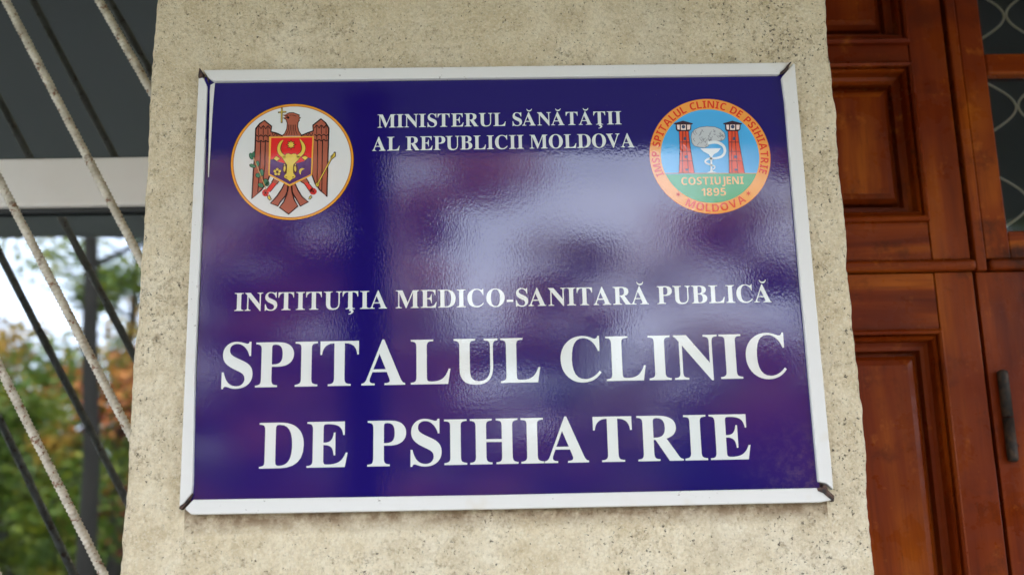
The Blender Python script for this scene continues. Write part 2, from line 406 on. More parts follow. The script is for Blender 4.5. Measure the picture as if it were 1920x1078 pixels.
link('gap_strip', prism([z4_(*p) for p in ((428, 285), (448, 290), (462, 345), (492, 395), (486, 450), (470, 560), (455, 900), (448, 1070), (440, 1070), (452, 700), (462, 470), (462, 440), (425, 380), (418, 330))], -.003, .002), BLUE, sign)  # blue strip standing in for the slit where the panel peeks through

# --- lettering
ADV = dict(A=722, B=667, C=722, D=722, E=667, F=611, H=778, I=389, L=667, M=944, N=722, O=778, P=611, R=722, S=556, T=667, U=722, V=722); ADV['-'] = 333; ADV[' '] = 250
GL = {}
def glyph(ch, bold=True):
    """outline of a letter as (verts, faces) in the xz plane, em = 1"""
    k = (ch, bold)
    if k in GL: return GL[k]
    cu = bpy.data.curves.new('g', 'FONT'); cu.body = chr(0x1D400 + ord(ch) - 65) if bold else chr(0x1D5D4 + ord(ch) - 65) if ch.isalpha() else chr(0x1D7EC + ord(ch) - 48)
    cu.resolution_u = 6
    o = bpy.data.objects.new('g', cu); COL.objects.link(o)
    dg = bpy.context.evaluated_depsgraph_get(); me = bpy.data.meshes.new_from_object(o.evaluated_get(dg))
    GL[k] = ([(q.co.x, q.co.y) for q in me.vertices], [tuple(f.vertices) for f in me.polygons])
    bpy.data.objects.remove(o); bpy.data.curves.remove(cu); bpy.data.meshes.remove(me)
    return GL[k]
CAP = max(p[1] for p in glyph('H')[0])
def text_line(s_, xa, xb, zb, cap, Y, mat, slope=0.0, label=None):
    V_, F_ = [], []; cx = 0
    for ch in s_:
        base = {'Ă': 'A', 'Ț': 'T'}.get(ch, ch)
        if base == ' ': cx += .25; continue
        if base == '-': vv, ff = [(.045, .17), (.29, .17), (.29, .255), (.045, .255)], [(0, 1, 2, 3)]
        else: vv, ff = glyph(base)
        n0 = len(V_); V_ += [(p[0] + cx, p[1]) for p in vv]; F_ += [tuple(i + n0 for i in f) for f in ff]
        def addpoly(pp):
            n1 = len(V_); V_.extend((q[0] + cx, q[1]) for q in pp)
            m_ = len(pp) // 2
            for i in range(m_ - 1): F_.append((n1 + i, n1 + i + 1, n1 + len(pp) - 2 - i, n1 + len(pp) - 1 - i))
        if ch == 'Ă':
            up = [(.355 + .135 * math.cos(t), .865 + .135 * math.sin(t)) for t in [math.pi + math.pi * i / 10 for i in range(11)]]
            lo = [(.355 + .105 * math.cos(t), .865 + .075 * math.sin(t)) for t in [math.pi + math.pi * i / 10 for i in range(11)]]
            addpoly(up + lo[::-1])
        if ch == 'Ț':
            addpoly([(.30, -.0), (.37, .0), (.43, -.055), (.44, -.10), (.40, -.155), (.32, -.195), (.24, -.20), (.245, -.175), (.31, -.165), (.345, -.13), (.345, -.10), (.32, -.075), (.285, -.075), (.27, -.06)])
        cx += ADV[base] / 1000
    mnx = min(p[0] for p in V_); mxx = max(p[0] for p in V_); sx = (xb - xa) / (mxx - mnx); sz = cap / CAP
    W_ = []
    for p in V_:
        x = xa + (p[0] - mnx) * sx; W_.append((x, Y, Z0 + zb + p[1] * sz + slope * (x - xa)))
    o = link('lettering', mesh(W_, F_), mat, sign)
    if label: o['label'] = label
YT = -.0003
text_line('MINISTERUL SĂNĂTĂȚII', -.1617, .1620, .2058, .0185, YT, WHITE, label='white line MINISTERUL SĂNĂTĂŢII')
text_line('AL REPUBLICII MOLDOVA', -.1688, .1774, .1735, .0192, YT, WHITE, label='white line AL REPUBLICII MOLDOVA')
text_line('INSTITUȚIA MEDICO-SANITARĂ PUBLICĂ', -.3418, .3438, -.0383, .0232, YT, WHITE, slope=-.0014, label='white line INSTITUŢIA MEDICO-SANITARĂ PUBLICĂ')
text_line('SPITALUL CLINIC', -.3546, .3565, -.1363, .0568, YT, WHITE, slope=-.0012, label='large white line SPITALUL CLINIC')
text_line('DE PSIHIATRIE', -.3054, .3035, -.2368, .0560, YT, WHITE, slope=-.0018, label='large white line DE PSIHIATRIE')

# --- round emblems, drawn as thin printed films one above the other
def disc(name, cx, cz, rx, Y, mat, parent, r_in=0, n=96, rz=None):
    rz = rz or rx
    vs_ = [(cx + rx * math.cos(i * math.tau / n), Y, Z0 + cz + rz * math.sin(i * math.tau / n)) for i in range(n)]
    if r_in:
        k = r_in / rx
        vs_ += [(cx + (p[0] - cx) * k, Y, Z0 + cz + (p[2] - Z0 - cz) * k) for p in vs_[:n]]
        fs = [(i, (i + 1) % n, n + (i + 1) % n, n + i) for i in range(n)]
    else: fs = [tuple(range(n))]
    return link(name, mesh(vs_, fs), mat, parent)
class Draw:
    """collects polygons of one colour in pixel space of a detail view; laid on the sign plane"""
    def __init__(s, scale, ox, oy, Y): s.s, s.ox, s.oy, s.Y = scale, ox, oy, Y; s.v, s.f = [], []
    def P(s, x, y, Y=None):
        p = at(s.ox + x / s.s, s.oy + y / s.s, 0); return (p.x, s.Y, p.z)
    def poly(s, pts, sm=0):
        if sm: pts = smooth_poly(pts, sm)
        n0 = len(s.v); s.v += [s.P(*p) for p in pts]; s.f.append(tuple(range(n0, n0 + len(pts)))); return s
    def ell(s, x, y, rx, ry, ang=0, n=20):
        c_, q = math.cos(rad(ang)), math.sin(rad(ang))
        return s.poly([(x + rx * math.cos(t) * c_ - ry * math.sin(t) * q, y + rx * math.cos(t) * q + ry * math.sin(t) * c_) for t in [i * math.tau / n for i in range(n)]])
    def line(s, pts, w_=6, sm=0, closed=False):
        if sm:
            n = len(pts); out = []
            for i in range(n - 1):
                p0, p1, p2, p3 = pts[max(i - 1, 0)], pts[i], pts[i + 1], pts[min(i + 2, n - 1)]
                for j in range(sm):
                    t = j / sm
                    out.append(tuple(.5 * ((2 * p1[c]) + (-p0[c] + p2[c]) * t + (2 * p0[c] - 5 * p1[c] + 4 * p2[c] - p3[c]) * t * t + (-p0[c] + 3 * p1[c] - 3 * p2[c] + p3[c]) * t ** 3) for c in (0, 1)))
            pts = out + [pts[-1]]
        if closed: pts = list(pts) + [pts[0]]
        n = len(pts); ww = w_ if isinstance(w_, (list, tuple)) else None
        L_, R_ = [], []
        for i, p in enumerate(pts):
            if closed and i in (0, n - 1): a_, b_ = pts[-2], pts[1]
            else: a_, b_ = pts[max(i - 1, 0)], pts[min(i + 1, n - 1)]
            dx, dy = b_[0] - a_[0], b_[1] - a_[1]; l_ = math.hypot(dx, dy) or 1
            hw = ((ww[0] + (ww[1] - ww[0]) * i / (n - 1)) if ww else w_) / 2
            L_.append((p[0] - dy / l_ * hw, p[1] + dx / l_ * hw)); R_.append((p[0] + dy / l_ * hw, p[1] - dx / l_ * hw))
        n0 = len(s.v)
        for a_, b_ in zip(L_, R_): s.v += [s.P(*a_), s.P(*b_)]
        for i in range(n - 1): q = n0 + 2 * i; s.f.append((q, q + 1, q + 3, q + 2))
        return s
    def out_each(s, name, mat, parent):
        # pieces that touch stay together, separate ones become pieces of their own
        at_, groups = {}, []
        for f in s.f:
            hit = [g for g in groups if any(i in g[0] for i in f)]
            g = [set(f), [f]]
            for h_ in hit: g[0] |= h_[0]; g[1] += h_[1]; groups.remove(h_)
            groups.append(g)
        for ids, fs in groups:
            k = sorted(ids); m_ = {q: n for n, q in enumerate(k)}
            link(name, mesh([s.v[q] for q in k], [tuple(m_[i] for i in f) for f in fs]), mat, parent)
    def out(s, name, mat, parent): return link(name, mesh(s.v, s.f), mat, parent)

# left: coat of arms on a white disc
EM = empty('emblem', (-.273, 0, Z0 + .161), sign); EM.location = Vector((-.273, 0, .161)); EM['label'] = 'white round emblem with brown eagle and shield'
ec = (-.273, .1608)
disc('rim', *ec, .0806, -.0002, col('dark_brown', 60, 25, 15), EM, .0780)
disc('rim', *ec, .0800, -.00025, col('gold', 224, 150, 45), EM, .0762)
disc('rim', *ec, .0776, -.0003, col('tan', 178, 110, 60), EM, .0765)
disc('disc', *ec, .0770, -.00028, WHITE_E, EM)
def D1(Y): return Draw(4.312, 420, 180, Y)
INK = col('ink', 42, 14, 16); BR = col('eagle_brown', 165, 88, 66); YL = col('emblem_yellow', 222, 192, 72)
lw = [(258, 265), (290, 226), (328, 201), (385, 248), (380, 292), (420, 302), (465, 322), (480, 335), (380, 345), (372, 640), (350, 700), (300, 765), (226, 833), (238, 620), (252, 430)]
rw = [(848, 262), (822, 220), (785, 188), (719, 240), (722, 285), (680, 300), (625, 323), (620, 340), (720, 345), (712, 640), (738, 712), (778, 765), (832, 817), (838, 600), (843, 420)]
head = [(462, 328), (490, 308), (508, 268), (512, 225), (505, 195), (478, 180), (498, 172), (476, 158), (505, 150), (528, 139), (562, 138), (612, 158), (608, 172), (618, 178), (608, 188), (612, 198), (600, 215), (596, 250), (606, 288), (632, 326)]
tail = [[(490, 705), (470, 750), (430, 810), (376, 870), (437, 892), (455, 860), (492, 815), (515, 770), (522, 730)],
        [(545, 730), (552, 780), (575, 820), (618, 893), (682, 858), (632, 818), (600, 765), (572, 705)],
        [(518, 725), (548, 725), (552, 780), (568, 840), (598, 893), (523, 957), (448, 903), (482, 860), (508, 800)]]
d = D1(-.00045)
for p_ in [lw, rw, head] + tail: d.poly(p_)
d.poly([(398, 668), (445, 690), (428, 716), (408, 708), (384, 700)]); d.poly([(615, 690), (665, 668), (688, 705), (655, 715)])
d.out('eagle', BR, EM)
d = D1(-.0006)
for p_, w_ in ((lw, 11), (rw, 11), (tail[0], 10), (tail[1], 10), (tail[2], 10)): d.line(p_, w_, closed=True)
d.line([(462, 328), (490, 308), (508, 268), (512, 225), (503, 195), (480, 180)], 6); d.line([(505, 150), (528, 139), (562, 138), (612, 158), (605, 170), (620, 180), (606, 190), (612, 200), (600, 215), (596, 250), (606, 288), (632, 326)], 6)
d.line([(478, 158), (510, 160), (520, 175), (500, 178)], 6); d.line([(530, 160), (560, 158), (585, 168)], 4); d.poly([(505, 172), (525, 170), (530, 182), (518, 190)])
for x in (297, 335): d.line([(x, 365), (x - 4, 560), (x - 24, 780 - (x - 297) * .9)], 8)
for x in (758, 797): d.line([(x, 360), (x - 3, 560), (x - 6, 725 + (x - 758) * 1.2)], 8)
for i, x in enumerate((262, 300, 338)):
    for yb in (262, 322, 366):
        if yb == 262: d.line([(x, yb + 8), (x + 18, yb - 18), (x + 38, yb + 8)], 6, 3)
        else: d.line([(x, yb - 4), (x + 18, yb + 8), (x + 38, yb - 4)], 8, 3)
    d.line([(x + 18, 240), (x + 18, 320)], 5); d.line([(x + 19, 325), (x + 19, 366)], 5)
for i, x in enumerate((732, 770, 808)):
    for yb in (256, 316, 358):
        if yb == 256: d.line([(x, yb + 8), (x + 18, yb - 18), (x + 38, yb + 8)], 6, 3)
        else: d.line([(x, yb - 4), (x + 18, yb + 8), (x + 38, yb - 4)], 8, 3)
    d.line([(x + 18, 235), (x + 18, 312)], 5); d.line([(x + 19, 318), (x + 19, 358)], 5)
for a_ in (390, 418): d.line([(a_, 300), (a_ + 10, 325), (a_ + 26, 305)], 5, 3)
for a_ in (665, 693): d.line([(a_, 305), (a_ + 12, 325), (a_ + 26, 300)], 5, 3)
for x, xx in ((522, 502), (536, 524), (550, 548), (564, 570), (578, 594)): d.line([(x, 235), (x, 275), (xx, 318)], 4, 3)
d.line([(385, 700), (405, 668)], 6); d.line([(428, 716), (445, 692)], 6); d.line([(665, 668), (690, 706)], 6); d.line([(615, 690), (655, 716)], 6)
d.out('eagle_outline', INK, EM)
d = D1(-.00075)
d.poly([(366, 333), (727, 328), (714, 642), (531, 734), (360, 642)]); d.out('shield_border', col('shield_gold', 232, 170, 62), EM)
d = D1(-.0009); d.poly([(383, 343), (716, 338), (708, 505), (680, 500), (652, 528), (545, 560), (425, 530), (402, 514), (376, 516)]); d.out('shield_field', col('shield_red', 218, 36, 34), EM)
d = D1(-.0009); d.poly([(376, 517), (402, 515), (425, 531), (545, 561), (652, 529), (680, 501), (708, 506), (703, 636), (531, 717), (371, 633)]); d.out('shield_field', col('shield_purple', 70, 38, 100), EM)
hornL = [(482, 360), (455, 374), (436, 408), (433, 448), (450, 482), (488, 505), (496, 488), (468, 464), (456, 430), (464, 392)]
hornR = [(612, 350), (640, 378), (657, 410), (655, 448), (636, 482), (598, 503), (590, 486), (620, 462), (632, 430), (626, 392)]
hd = [(470, 498), (496, 486), (505, 474), (522, 470), (545, 478), (565, 470), (582, 474), (592, 486), (618, 496), (600, 520), (575, 545), (562, 560), (560, 625), (580, 652), (574, 664), (555, 672), (532, 692), (512, 674), (492, 665), (486, 652), (508, 628), (512, 560), (500, 545), (484, 520)]
d = D1(-.00105)
for p_, w_ in ((hornL, 10), (hornR, 10), (hd, 8)): d.line(p_, w_, closed=True)
d.ell(495, 588, 22, 42); d.ell(577, 588, 20, 42)
st_ = [(543 + (42 if i % 2 == 0 else 24) * math.cos(i * math.pi / 8), 398 + (42 if i % 2 == 0 else 24) * math.sin(i * math.pi / 8)) for i in range(16)]
d.poly(st_)
d.line([(400, 511), (425, 489), (456, 510), (428, 532)], 6, closed=True); d.line([(627, 500), (655, 486), (683, 502), (656, 526)], 6, closed=True)
for i in range(5): t = i * math.tau / 5 - math.pi / 2; d.ell(432 + 20 * math.cos(t), 618 + 20 * math.sin(t), 15, 15)
d.out('charge_outline', col('ink_brown', 70, 30, 20), EM)
d = D1(-.0012)
d.poly(hornL, 3); d.poly(hornR, 3); d.poly(hd); d.ell(491, 592, 8, 24, 4); d.ell(577, 592, 8, 24, -4); d.ell(490, 560, 4, 5); d.ell(578, 558, 4, 5)
st_ = [(543 + (30 if i % 2 == 0 else 17) * math.cos(i * math.pi / 8), 398 + (30 if i % 2 == 0 else 17) * math.sin(i * math.pi / 8)) for i in range(16)]
d.poly(st_); d.poly([(402, 510), (425, 492), (453, 510), (428, 529)]); d.poly([(630, 501), (655, 489), (680, 502), (656, 523)])
for i in range(5): t = i * math.tau / 5 - math.pi / 2; d.ell(432 + 20 * math.cos(t), 618 + 20 * math.sin(t), 11, 11)
d.poly([(620, 640), (608, 618), (614, 597), (632, 587), (652, 594), (634, 602), (624, 618)], 2)
d.out('charges', YL, EM)
d = D1(-.0014); d.ell(432, 618, 11, 11); d.line([(497, 658), (512, 662)], 6); d.line([(552, 662), (568, 658)], 6); d.out('charge_detail', col('ink_brown', 70, 30, 20), EM)
d = D1(-.0007)
RD = col('leg_red', 222, 56, 50)
d.poly([(392, 700), (426, 714), (368, 780), (345, 760)]); d.poly([(645, 706), (680, 702), (722, 752), (700, 782)])
d.ell(336, 785, 27, 30); d.ell(722, 774, 29, 27); d.out_each('leg', RD, EM)
d = D1(-.00085)
d.line([(392, 700), (345, 758)], 5); d.line([(426, 714), (372, 780)], 5); d.line([(680, 702), (722, 750)], 5); d.line([(645, 706), (698, 780)], 5)
for a_ in range(0, 360, 60): d.line([(336, 785), (336 + 24 * math.cos(rad(a_)), 785 + 27 * math.sin(rad(a_)))], 4); d.line([(722, 774), (722 + 26 * math.cos(rad(a_)), 774 + 24 * math.sin(rad(a_)))], 4)
for p_ in ([(352, 812), (368, 804), (384, 838), (372, 846), (356, 832)], [(706, 806), (712, 822), (696, 838), (686, 836), (690, 818)]): d.line(p_, 5, closed=True)
d.line([(466, 105), (472, 105)], 20)
d.line([(469, 102), (467, 222)], 14); d.line([(438, 137), (505, 132)], 12)
d.out_each('claw_outline', INK, EM)
d = D1(-.001)
d.line([(469, 106), (467, 216)], 7); d.line([(443, 137), (500, 132)], 5)
d.poly([(356, 815), (367, 809), (378, 836), (371, 842), (359, 830)]); d.poly([(704, 812), (708, 820), (695, 833), (690, 832), (693, 819)])
d.out_each('cross_piece', YL, EM)
d = D1(-.0007); d.line([(898, 455), (752, 725)], 14); d.poly([(905, 452), (862, 490), (868, 520), (905, 492)]); d.ell(755, 720, 17, 20); d.out('sceptre_outline', INK, EM)
d = D1(-.00085); d.line([(890, 465), (752, 725)], 7); d.poly([(899, 460), (867, 491), (871, 512), (898, 490)]); d.ell(755, 720, 12, 15); d.out('sceptre', YL, EM)
LV = [(222, 490, 14, 25, -20), (238, 478, 9, 22, 10), (232, 568, 24, 12, 20), (272, 552, 12, 22, 0), (275, 645, 18, 16, 40), (306, 622, 14, 27, -5), (298, 725, 22, 15, 30), (340, 698, 17, 25, -15), (352, 712, 12, 18, 20)]
d = D1(-.0007)
for q in LV: d.ell(q[0], q[1], q[2] + 4, q[3] + 4, q[4])
d.out('branch_outline', col('leaf_dark', 25, 50, 35), EM)
d = D1(-.00085)
for q in LV: d.ell(*q)
d.out('branch_leaves', col('leaf_green', 55, 120, 90), EM)
d = D1(-.001); d.line([(240, 500), (345, 765)], 6); d.out('branch_stem', col('stem', 190, 150, 90), EM)

# right: the hospital's round emblem
LG = empty('emblem', (0, 0, 0), sign); LG.location = Vector((.277, 0, .160)); LG['label'] = 'orange ringed round emblem with two towers, brain and cup'
lc = (.2770, .1600)
disc('ring', *lc, .0803, -.0002, col('ring_edge', 214, 96, 50), LG, .0785)
disc('ring', *lc, .0798, -.00025, col('ring_orange', 238, 160, 72), LG, .0648)
disc('inner_disc', *lc, .0652, -.0003, col('sky_blue', 78, 172, 226), LG)
def D2(Y): return Draw(4.312, 1200, 170, Y)
d = D2(0); pz = d.P(560, 675); zl = pz[2] - Z0 - lc[1]; r_ = .0652
a0 = math.asin(zl / r_); pts = [(lc[0] + r_ * math.cos(t), -.00045, Z0 + lc[1] + r_ * math.sin(t)) for t in [math.pi - a0 + (math.pi + 2 * a0) * i / 40 for i in range(41)]]
link('green_field', mesh(pts, [tuple(range(41))]), col('field_green', 58, 166, 118), LG)
d = D2(-.0006); d.line([(205, 671), (940, 671)], 5); d.out('field_line', col('line_orange', 224, 150, 90), LG)
OR = col('tower_orange', 226, 82, 50); TI = col('tower_ink', 62, 40, 50); PK = col('tower_pink', 236, 214, 205)
for k, tw in enumerate(((0, 0), (398, 0))):
    ox, oy = tw
    o_ = lambda pts: [(p[0] + ox, p[1] + oy) for p in pts]
    body = [(316, 325), (390, 325), (402, 440), (438, 668), (315, 668), (322, 480)] if k == 0 else [(312, 325), (390, 325), (405, 440), (447, 668), (322, 668), (320, 480)]
    d = D2(-.00075); d.poly(o_(body)); d.out('tower', OR, LG)
    d = D2(-.0009); d.line(o_(body), 5, closed=True)
    d.line(o_([(345, 330), (342, 500), (345, 668)]), 5); d.line(o_([(368, 330), (378, 500), (392, 668)]), 5)
    d.line(o_([(322, 420), (402, 420)]), 5); d.line(o_([(320, 495), (410, 495)]), 4); d.line(o_([(320, 572), (422, 572)]), 4)
    d.poly(o_([(272, 268), (347, 247), (427, 268), (422, 277), (278, 277)])); d.poly(o_([(288, 277), (414, 277), (412, 318), (396, 332), (302, 332), (290, 318)]))
    d.out('tower_outline', TI, LG)
    d = D2(-.00105); d.poly(o_([(297, 280), (320, 280), (320, 320), (302, 318)])); d.poly(o_([(329, 279), (370, 279), (370, 322), (329, 322)])); d.poly(o_([(379, 280), (407, 280), (403, 318), (380, 320)])); d.out('tower_clock_room', PK, LG)
    d = D2(-.0012); d.ell(350 + ox, 296, 15, 15); d.poly(o_([(352, 380), (372, 378), (372, 405), (352, 405)])); d.poly(o_([(360, 528), (385, 526), (387, 548), (362, 550)])); d.poly(o_([(365, 636), (388, 634), (390, 650), (367, 652)])); d.out_each('tower_window', col('clock_blue', 70, 80, 110), LG)
brain = [(412, 378), (418, 345), (440, 318), (480, 300), (540, 292), (605, 297), (650, 315), (682, 345), (690, 378), (675, 402), (640, 410), (585, 412), (560, 425), (552, 450), (520, 465), (480, 460), (440, 450), (420, 425)]
d = D2(-.0006); d.poly(brain, 3); d.out('brain', col('brain_grey', 196, 200, 200), LG)
d = D2(-.00075); d.line(brain, 4, closed=True)
rnd = random.Random(3)
for i in range(46):
    x = rnd.uniform(430, 670); y = rnd.uniform(308, 440)
    if y > 400 and x > 540: continue
    if ((x - 550) / 135) ** 2 + ((y - 365) / 78) ** 2 > .9: continue
    an = rnd.uniform(-.6, .6) + (x - 550) / 150; pp = [(x, y)]
    for j in range(4): x += 9 * math.sin(an + j * 1.1 * (-1) ** i); y += 9 * math.cos(an + j * .5); pp.append((x, y))
    d.line(pp, 3, 2)
d.out('brain_folds', col('brain_line', 110, 112, 118), LG)
SW = col('snake_white', 224, 232, 232)
d = D2(-.0009); d.line([(548, 428), (600, 420), (640, 428), (676, 455), (684, 500), (660, 535), (610, 550), (560, 553), (528, 570), (535, 590), (575, 605), (602, 615), (600, 632), (585, 640)], (26, 8), 4)
d.poly([(486, 470), (652, 470), (628, 500), (595, 518), (583, 535), (582, 640), (590, 656), (622, 667), (538, 667), (565, 656), (570, 640), (566, 535), (555, 518), (515, 498)]); d.out('cup_and_snake', SW, LG)
# sans lettering on the emblem
def sans_place(o_pts, s_, mat, name, place):
    V_, F_ = [], []
    for ch, T in place:
        vv, ff = glyph(ch, False); n0 = len(V_)
        V_ += [T(*p) for p in vv]; F_ += [tuple(i + n0 for i in f) for f in ff]
    o = link(name, mesh(V_, F_), mat, LG); return o
SC = max(p[1] for p in glyph('H', False)[0])
def gw(ch): xs = [p[0] for p in glyph(ch, False)[0]]; return min(xs), max(xs)
def straight(s_, xa, xb, zb, cap, Y, mat, name, gap=.12):
    tot = 0; pos = []
    for ch in s_:
        a_, b_ = gw(ch); pos.append((ch, tot - a_)); tot += b_ - a_ + gap
    tot -= gap; k = (xb - xa) / tot; kz = cap / SC
    place = [(ch, (lambda x, y, o=o: (xa + (x + o) * k, Y, Z0 + zb + y * kz))) for ch, o in pos]
    return sans_place(None, s_, mat, name, place)
dd = D2(0)
PE = col('peach', 238, 190, 130)
for s_, xa, xb, yb, yc in (('COSTIUJENI', 335, 838, 763, 702), ('1895', 497, 695, 853, 792)):
    A_, B_, T_ = dd.P(xa, yb), dd.P(xb, yb - 3), dd.P((xa + xb) / 2, yc - 2)
    straight(s_, A_[0], B_[0], (A_[2] + B_[2]) / 2 - Z0, T_[2] - (A_[2] + B_[2]) / 2, -.0008, PE, 'emblem_lettering')
def arc_text(s_, a_from, a_to, r_base, cap, mat, outward=True, gap=.13, space=.36):
    tot = 0; pos = []
    for ch in s_:
        if ch == ' ': tot += space; continue
        a_, b_ = gw(ch); pos.append((ch, tot, a_, b_)); tot += b_ - a_ + gap
    tot -= gap; k = cap / SC; rm = r_base + (cap / 2 if outward else -cap / 2)
    place = []
    for ch, o, ga, gb in pos:
        mid_ = o + (gb - ga) / 2; th = rad(a_from + (a_to - a_from) * mid_ / tot)
        kx = abs(rad(a_to - a_from)) * rm / tot
        def T(x, y, th=th, ga=ga, gb=gb):
            u = (x - (ga + gb) / 2) * kx; v_ = y * k
            if outward: rr = r_base + v_; dx, dz = math.sin(th), -math.cos(th)
            else: rr = r_base - v_; dx, dz = -math.sin(th), math.cos(th)
            return (lc[0] + rr * math.cos(th) + u * dx, -.0005, Z0 + lc[1] + rr * math.sin(th) + u * dz)
        place.append((ch, T))
    return sans_place(None, s_, mat, 'emblem_lettering', place)
RT = col('ring_red', 222, 62, 38)
arc_text('IMSP SPITALUL CLINIC DE PSIHIATRIE', 202, -21, .0672, .0103, RT)
arc_text('MOLDOVA', 241, 305, .0772, .0103, RT, outward=False)
d = D2(-.0006)
for cx_, cy_ in ((308, 840), (876, 833)):
    for i in range(3): a_ = i * math.pi / 3 + math.pi / 2; d.line([(cx_ - 19 * math.cos(a_), cy_ - 19 * math.sin(a_)), (cx_ + 19 * math.cos(a_), cy_ + 19 * math.sin(a_))], 6)
d.out_each('emblem_asterisk', RT, LG)

# ------------------------------------------------------------------ window on the left
win = tag(empty('window', ((WX0 + WX1) / 2, .44, WZ0)), 'white plastic framed window reflecting trees, left of the cream pillar', 'window')
tz0, tz1 = at(130, 386, .42).z, at(130, 294.5, .42).z
box('transom', WX0 + .06, WX1 - .06, .42, .47, tz0, tz1, UPVC, win, .006)
for a_, b_, c_, d_ in ((WX0, WX0 + .06, WZ0, WZ1), (WX1 - .06, WX1, WZ0, WZ1)): box('jamb', a_, b_, .418, .472, c_, d_, UPVC, win, .006)
box('head', WX0 + .06, WX1 - .06, .418, .472, WZ1 - .06, WZ1, UPVC, win, .006); box('sill', WX0 + .06, WX1 - .06, .40, .475, WZ0, WZ0 + .06, UPVC, win, .006)
box('gasket', WX0 + .06, WX1 - .06, .432, .444, tz0 - .0065, tz0 - .0005, GASKET, win); box('gasket', WX0 + .06, WX1 - .06, .432, .444, tz1 + .0005, tz1 + .003, GASKET, win)
for a_, b_ in ((WZ0 + .061, tz0 - .001), (tz1 + .001, WZ1 - .061)):
    link('glass_pane', mesh([(WX0 + .06, .446, a_), (WX1 - .06, .446, a_), (WX1 - .06, .446, b_), (WX0 + .06, .446, b_)], [(0, 1, 2, 3)]), GLASS, win)

# diagonal painted reinforcing bars in front of the window
gr = tag(empty('window_grille', (-1.15, .295, WZ0)), 'grille of rusty white painted ribbed bars slanting across the window', 'grille')
GX0, GX1, GZ0, GZ1 = -1.76, -.474, 1.0, 2.78
dirv = Vector((-.2265, 0, .408)).normalized()
def ribbed(p0, p1, rng):
    bm = bmesh.new(); L_ = (p1 - p0).length; n = int(L_ / .0014); pts = []; rr = []
    ph = rng.uniform(0, 6)
    d_ = (p1 - p0).normalized(); s_ = d_.cross(Vector((0, 1, .01))).normalized(); t_ = d_.cross(s_); seg = 14; rings = []
    for i in range(n + 1):
        l_ = L_ * i / n; c_ = p0 + d_ * l_; ring = []
        for k in range(seg):
            g = k * math.tau / seg
            f_ = max(0, math.cos((l_ / .0068 + math.sin(g) * .35) * math.tau)) ** 1.5
            r_ = .0058 + .0017 * f_ + .0006 * noise.noise(Vector((l_ * 60, g, ph)))
            if abs(math.sin(g * 1.0)) < .2: r_ += .0005
            ring.append(bm.verts.new(c_ + (s_ * math.cos(g) + t_ * math.sin(g)) * r_))
        rings.append(ring)
    for i in range(n):
        for k in range(seg): bm.faces.new((rings[i][k], rings[i][(k + 1) % seg], rings[i + 1][(k + 1) % seg], rings[i + 1][k]))
    bm.faces.new(rings[0]); bm.faces.new(rings[-1])
    return bm_mesh(bm)
rng = random.Random(5)
anch = [at(130, 232, .295), at(233, 82, .295), at(118, 567, .295), at(98, 884, .295)]
k_ = anch[3] - anch[2]
hs = []
for p_ in anch: hs.append((p_.x - dirv.x / dirv.z * (p_.z - 2.5), dirv))
sp_ = .150; h0 = hs[3][0]
for i in range(1, 4): hs.append((h0 - sp_ * i, dirv))
hs.append((hs[1][0] + .152, dirv))
# each bar's own slight lean, as measured on the four in view
own = {0: (at(10, 0, .295), at(255, 470, .295)), 1: (at(185, 0, .295), at(280, 165, .295)), 2: (at(0, 340, .295), at(235, 795, .295)), 3: (at(0, 690, .295), at(195, 1078, .295))}
for i, (xh, dv) in enumerate(hs):
    if i in own: p_, q_ = own[i]; dv = (p_ - q_).normalized()
    else: p_ = Vector((xh, .295, 2.5))
    ts = [(GZ0 - p_.z) / dv.z, (GZ1 - p_.z) / dv.z]; tx = sorted([(GX0 - p_.x) / dv.x, (GX1 - p_.x) / dv.x])
    t0_, t1_ = max(min(ts), tx[0]), min(max(ts), tx[1])
    if t1_ - t0_ < .05: continue
    link('bar', ribbed(p_ + dv * t0_, p_ + dv * t1_, rng), REBAR, gr, smooth=True)
for a_, b_, c_, d_ in ((GX0 - .012, GX0, GZ0, GZ1), (GX0 - .012, GX1, GZ0 - .012, GZ0), (GX0 - .012, GX1, GZ1, GZ1 + .012)): box('grille_frame', a_, b_, .285, .305, c_, d_, REBAR, gr, .002)
for z_ in (1.02, 2.75): box('wall_tie', GX0 - .012, GX0 - .002, .305, .402, z_, z_ + .012, REBAR, gr)

# ------------------------------------------------------------------ door on the right
door = tag(empty('entrance_door', (.95, .42, 0)), 'tall varnished red-brown panelled timber door with glazed side light, right of the pillar', 'door')
YD = .42
def pane_panel(xa, xb, za, zb, name='panel'):
    """moulded surround and raised field, mitred"""
    prof = [(-.0015, .012), (0, -.009), (.0045, -.014), (.0085, -.011), (.0095, .002), (.0105, -.004), (.0145, -.008), (.0175, -.003), (.0185, .016), (.024, .020), (.031, .020), (.0325, .036), (.038, .036), (.040, .024), (.047, .017), (.056, .015)]
    vs_, fs = [], []
    for d_, y in prof: vs_ += [(xa + d_, YD + y, za + d_), (xb - d_, YD + y, za + d_), (xb - d_, YD + y, zb - d_), (xa + d_, YD + y, zb - d_)]
    for i in range(len(prof) - 1):
        for k in range(4):
            q = i * 4; fs.append((q + k, q + (k + 1) % 4, q + 4 + (k + 1) % 4, q + 4 + k))
    mo = mesh(vs_, fs); mo.materials.append(WOODV); mo.materials.append(WOODH)
    for i, f in enumerate(mo.polygons): f.material_index = 1 if i % 4 in (0, 2) else 0
    link('moulding', mo, None, door)
    d_ = .0561
    link(name, prism([(xa + d_, za + d_), (xb - d_, za + d_), (xb - d_, zb - d_), (xa + d_, zb - d_)], YD + .0145, YD + .04), WOODV, door)
z = lambda q: Z0 + q
LX0, LX1 = .42, .7325           # panels of the left leaf
